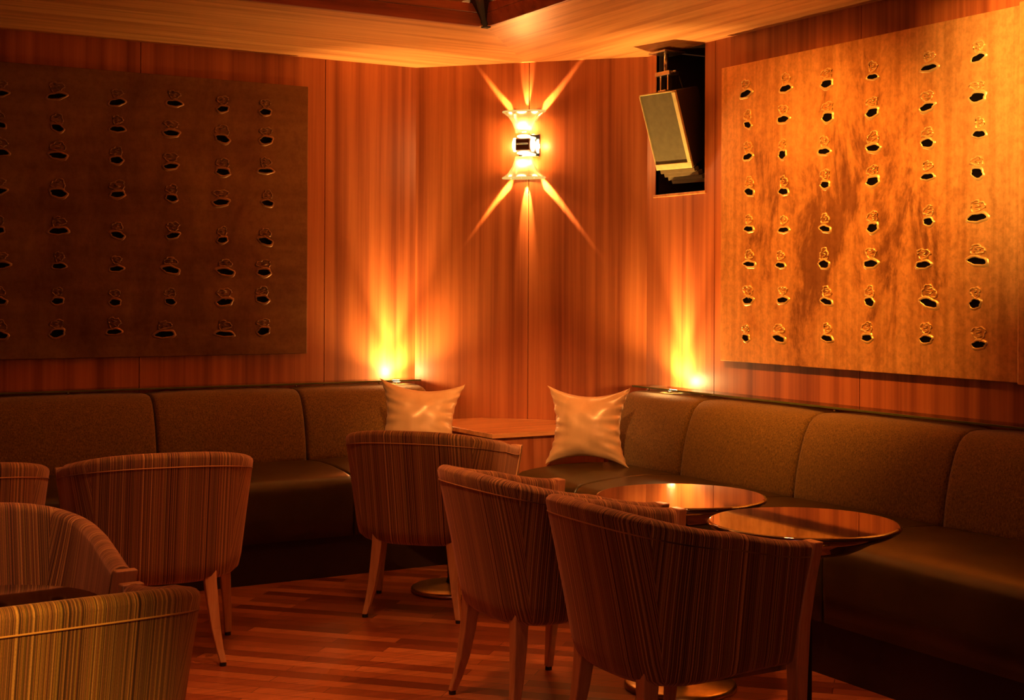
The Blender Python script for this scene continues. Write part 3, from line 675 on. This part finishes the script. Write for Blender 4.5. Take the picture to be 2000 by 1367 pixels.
def make_chair(label):
    t = thing('tub_chair', label, 'chair', (0, 0, 0), 0, 'striped tub chairs round the lounge tables')
    NA, NZ = 96, 14; TH = 0.050
    bm = bmesh.new(); uvl = bm.loops.layers.uv.new('UVMap')
    def outer(a, zt):
        z0, z1 = bot_z(a), rim_z(a); k = zt ** 1.08
        f, l = plan(a, k); return Vector((f, l, z0 + (z1 - z0) * zt))
    def nrm(a, zt):
        e = 1e-3; q = outer(min(1, a + e), zt) - outer(max(0, a - e), zt); return Vector((-q.y, q.x, 0)).normalized()
    rows = []
    for i in range(NA + 1):
        a = i / NA; prof = []
        for j in range(NZ + 1):
            zt = j / NZ; q = outer(a, zt)
            if j == 0: q = q - nrm(a, 0) * 0.020
            elif j == 1:
                q = outer(a, 0.035) - nrm(a, 0) * 0.005
            prof.append((q, zt))
        nt_ = nrm(a, 1); top = outer(a, 1)
        for k in range(1, 7):            # rolled rim
            th = PI * k / 7
            prof.append((top - nt_ * (TH / 2 - TH / 2 * math.cos(th)) + Vector((0, 0, 0.020 * math.sin(th))), 1 + 0.05 * k / 7))
        for j in range(NZ, -1, -1):
            zt = j / NZ; q = outer(a, zt) - nrm(a, zt) * TH; prof.append((q, 1.1 + (1 - zt)))
        rows.append(prof)
    # arc lengths for the cloth: three gores, stripes parallel to each gore's centre line
    seam0, seam1 = 0.345, 0.655
    def gore(a):
        if a < seam0: return 0, 0.17, 0.0
        if a > seam1: return 2, 0.83, 3.1
        return 1, 0.5, 1.3
    NP = len(rows[0])
    arc = [[0.0] * NP for _ in range(NA + 1)]
    for k in range(NP):
        for i in range(1, NA + 1): arc[i][k] = arc[i - 1][k] + (rows[i][k][0] - rows[i - 1][k][0]).length
    def arc_at(a, k):
        x = a * NA; i = min(NA - 1, int(x)); return arc[i][k] + (arc[i + 1][k] - arc[i][k]) * (x - i)
    vs = [[bm.verts.new(q) for q, _ in r_] for r_ in rows]
    for i in range(NA):
        g, ac, off = gore((i + 0.5) / NA)
        for k in range(NP - 1):
            f = bm.faces.new((vs[i][k], vs[i + 1][k], vs[i + 1][k + 1], vs[i][k + 1]))
            for lp, (ii, kk) in zip(f.loops, ((i, k), (i + 1, k), (i + 1, k + 1), (i, k + 1))):
                lp[uvl].uv = (arc[ii][kk] - arc_at(ac, kk) + off, rows[ii][kk][0].z + (0 if kk < NZ + 4 else 0.4))
        f = bm.faces.new((vs[i][NP - 1], vs[i + 1][NP - 1], vs[i + 1][0], vs[i][0]))
    for i in (0, NA): bm.faces.new(vs[i])
    put('upholstered_shell', bm, M['stripe'], t, smooth=True)
    # stitched welt below the rim, outside
    bm = bmesh.new(); uvl = bm.loops.layers.uv.new('UVMap')
    pts = [outer(i / NA, 0.935) + nrm(i / NA, 0.93) * 0.0005 for i in range(0, NA + 1)]
    tube(bm, pts, 0.0022, 6)
    for f in bm.faces:
        for lp in f.loops: lp[uvl].uv = (lp.vert.co.x * 0.02 + 0.4, lp.vert.co.z)
    put('welt_seam', bm, M['stripe'], t, smooth=True)
    # seat
    bm = bmesh.new(); uvl = bm.loops.layers.uv.new('UVMap')
    ring = [outer(i / 48, 0.1) - nrm(i / 48, 0.1) * (TH * 0.8) for i in range(49)]
    front = [Vector((0.262, y, 0)) for y in (0.235, 0.12, 0, -0.12, -0.235)]
    outl = [(q.x, q.y) for q in ring] + [(q.x, q.y) for q in front]
    cx, cy = 0.05, 0.0; layers = [(1.0, 0.315), (1.0, 0.40), (0.985, 0.425), (0.94, 0.442), (0.7, 0.456), (0.35, 0.461)]
    rr_ = [[bm.verts.new((cx + (x - cx) * s_, cy + (y - cy) * s_, z)) for x, y in outl] for s_, z in layers]
    n_ = len(outl)
    for a_, b_ in zip(rr_, rr_[1:]):
        for k in range(n_): bm.faces.new((a_[k], a_[(k + 1) % n_], b_[(k + 1) % n_], b_[k]))
    bm.faces.new(rr_[-1]); bm.faces.new(rr_[0])
    for f in bm.faces:
        for lp in f.loops: lp[uvl].uv = (lp.vert.co.y + 5, lp.vert.co.x)
    put('seat', bm, M['stripe'], t, smooth=True)
    # legs: front ones run up as arm posts, rear ones are sabre curved
    def beam(pts, sizes):
        bm_ = bmesh.new(); rings = []
        for (x, y, z), (sx_, sy_) in zip(pts, sizes):
            rings.append([bm_.verts.new((x + dx * sx_ / 2, y + dy * sy_ / 2, z)) for dx, dy in ((-1, -1), (1, -1), (1, 1), (-1, 1))])
        for a_, b_ in zip(rings, rings[1:]):
            for k in range(4): bm_.faces.new((a_[k], a_[(k + 1) % 4], b_[(k + 1) % 4], b_[k]))
        bm_.faces.new(rings[0]); bm_.faces.new(rings[-1]); return bm_
    for sg in (-1, 1):
        pts = []; sz = []
        for z, x, y, a_, b_ in ((0.012, 0.248, 0.300, 0.024, 0.026), (0.12, 0.255, 0.297, 0.031, 0.032), (0.24, 0.261, 0.289, 0.038, 0.040), (0.335, 0.265, 0.284, 0.042, 0.046),
                                (0.45, 0.268, 0.288, 0.040, 0.050), (0.56, 0.277, 0.300, 0.036, 0.052), (0.64, 0.288, 0.310, 0.032, 0.053), (0.672, 0.293, 0.313, 0.030, 0.053)):
            pts.append((x, sg * y, z)); sz.append((a_, b_))
        lg = put('front_leg', beam(pts, sz), M['leg_wood'], t, bevel=0.004)
        bm = bmesh.new(); lathe(bm, [(0, 0), (.012, 0), (.012, .013), (0, .013)], 12, (0.248, sg * 0.300, 0)); put('glide', bm, M['rubber'], lg)
        pts = []; sz = []
        for z, x, y, a_ in ((0.012, -0.186, 0.200, 0.024), (0.06, -0.172, 0.190, 0.029), (0.13, -0.157, 0.178, 0.036), (0.22, -0.146, 0.168, 0.043), (0.30, -0.140, 0.160, 0.048), (0.345, -0.138, 0.158, 0.050)):
            pts.append((x, sg * y, z)); sz.append((a_, a_ * 0.9))
        lg = put('rear_leg', beam(pts, sz), M['leg_wood'], t, bevel=0.004)
        bm = bmesh.new(); lathe(bm, [(0, 0), (.012, 0), (.012, .013), (0, .013)], 12, (-0.186, sg * 0.200, 0)); put('glide', bm, M['rubber'], lg)
    return t
ch = make_chair('striped tub chair nearest on the right, its wooden arm post facing the black table')
ch.location = (2.310, 3.155, 0); ch.rotation_euler = (0, 0, math.radians(-1.7))
for x, y, a, lb in (
    (2.341, 3.887, -0.6, 'striped tub chair in the middle, partly behind the nearest right chair'),
    (2.622, 5.212, 45, 'striped tub chair furthest back, in front of the left pillow'),
    (1.433, 5.006, 82.2, 'striped tub chair seen from behind, in front of the left banquette'),
    (0.708, 5.025, 89, 'striped tub chair cut by the left edge beside the left banquette'),
    (0.557, 2.867, 94.1, 'striped tub chair nearest on the left, strongly lit, cut by the bottom corner'),
    (0.569, 3.638, -91, 'striped tub chair facing the camera behind the dark table on the left')):
    dup(ch, (x, y, 0), math.radians(a), lb)

# ---------------------------------------------------------------- pedestal tables
def make_table(label):
    t = thing('pedestal_table', label, 'table', (0, 0, 0), 0, 'round lacquered pedestal tables')
    bm = bmesh.new(); lathe(bm, [(0, .650), (.278, .650), (.286, .648), (.2885, .643), (.287, .637), (.262, .622), (.215, .604), (.180, .584), (.150, .570), (.05, .566), (0, .566)], 96)
    o_ = put('table_top', bm, M['lacquer'], t, smooth=True)
    o_.data.polygons.foreach_set('use_smooth', [abs(p_.normal.z) < .98 for p_ in o_.data.polygons])
    bm = bmesh.new(); lathe(bm, [(0, .59), (.035, .59), (.027, .56), (.027, .06), (.036, .03), (0, .03)], 32); put('column', bm, M['rubber'], t, smooth=True)
    bm = bmesh.new(); lathe(bm, [(0, .040), (.034, .038), (.06, .033), (.12, .027), (.180, .021), (.188, .017), (.190, .010), (.189, .0), (0, .0)], 72); put('base_disc', bm, M['brass'], t, smooth=True)
    return t
tb = make_table('round black lacquered table behind the nearest right chair, beside the right banquette'); tb.location = (2.872, 3.18, 0)
for x, y, lb in ((2.872, 3.788, 'round dark table reflecting the yellow glow, behind the middle chair'),
                 (2.90, 5.49, 'round table hidden behind the furthest chair, only its metal base disc showing'),
                 (0.535, 3.175, 'round dark table at the left edge between two striped chairs')):
    o = dup(tb, (x, y, 0), 0, lb)
o.scale = (0.87, 0.87, 1)
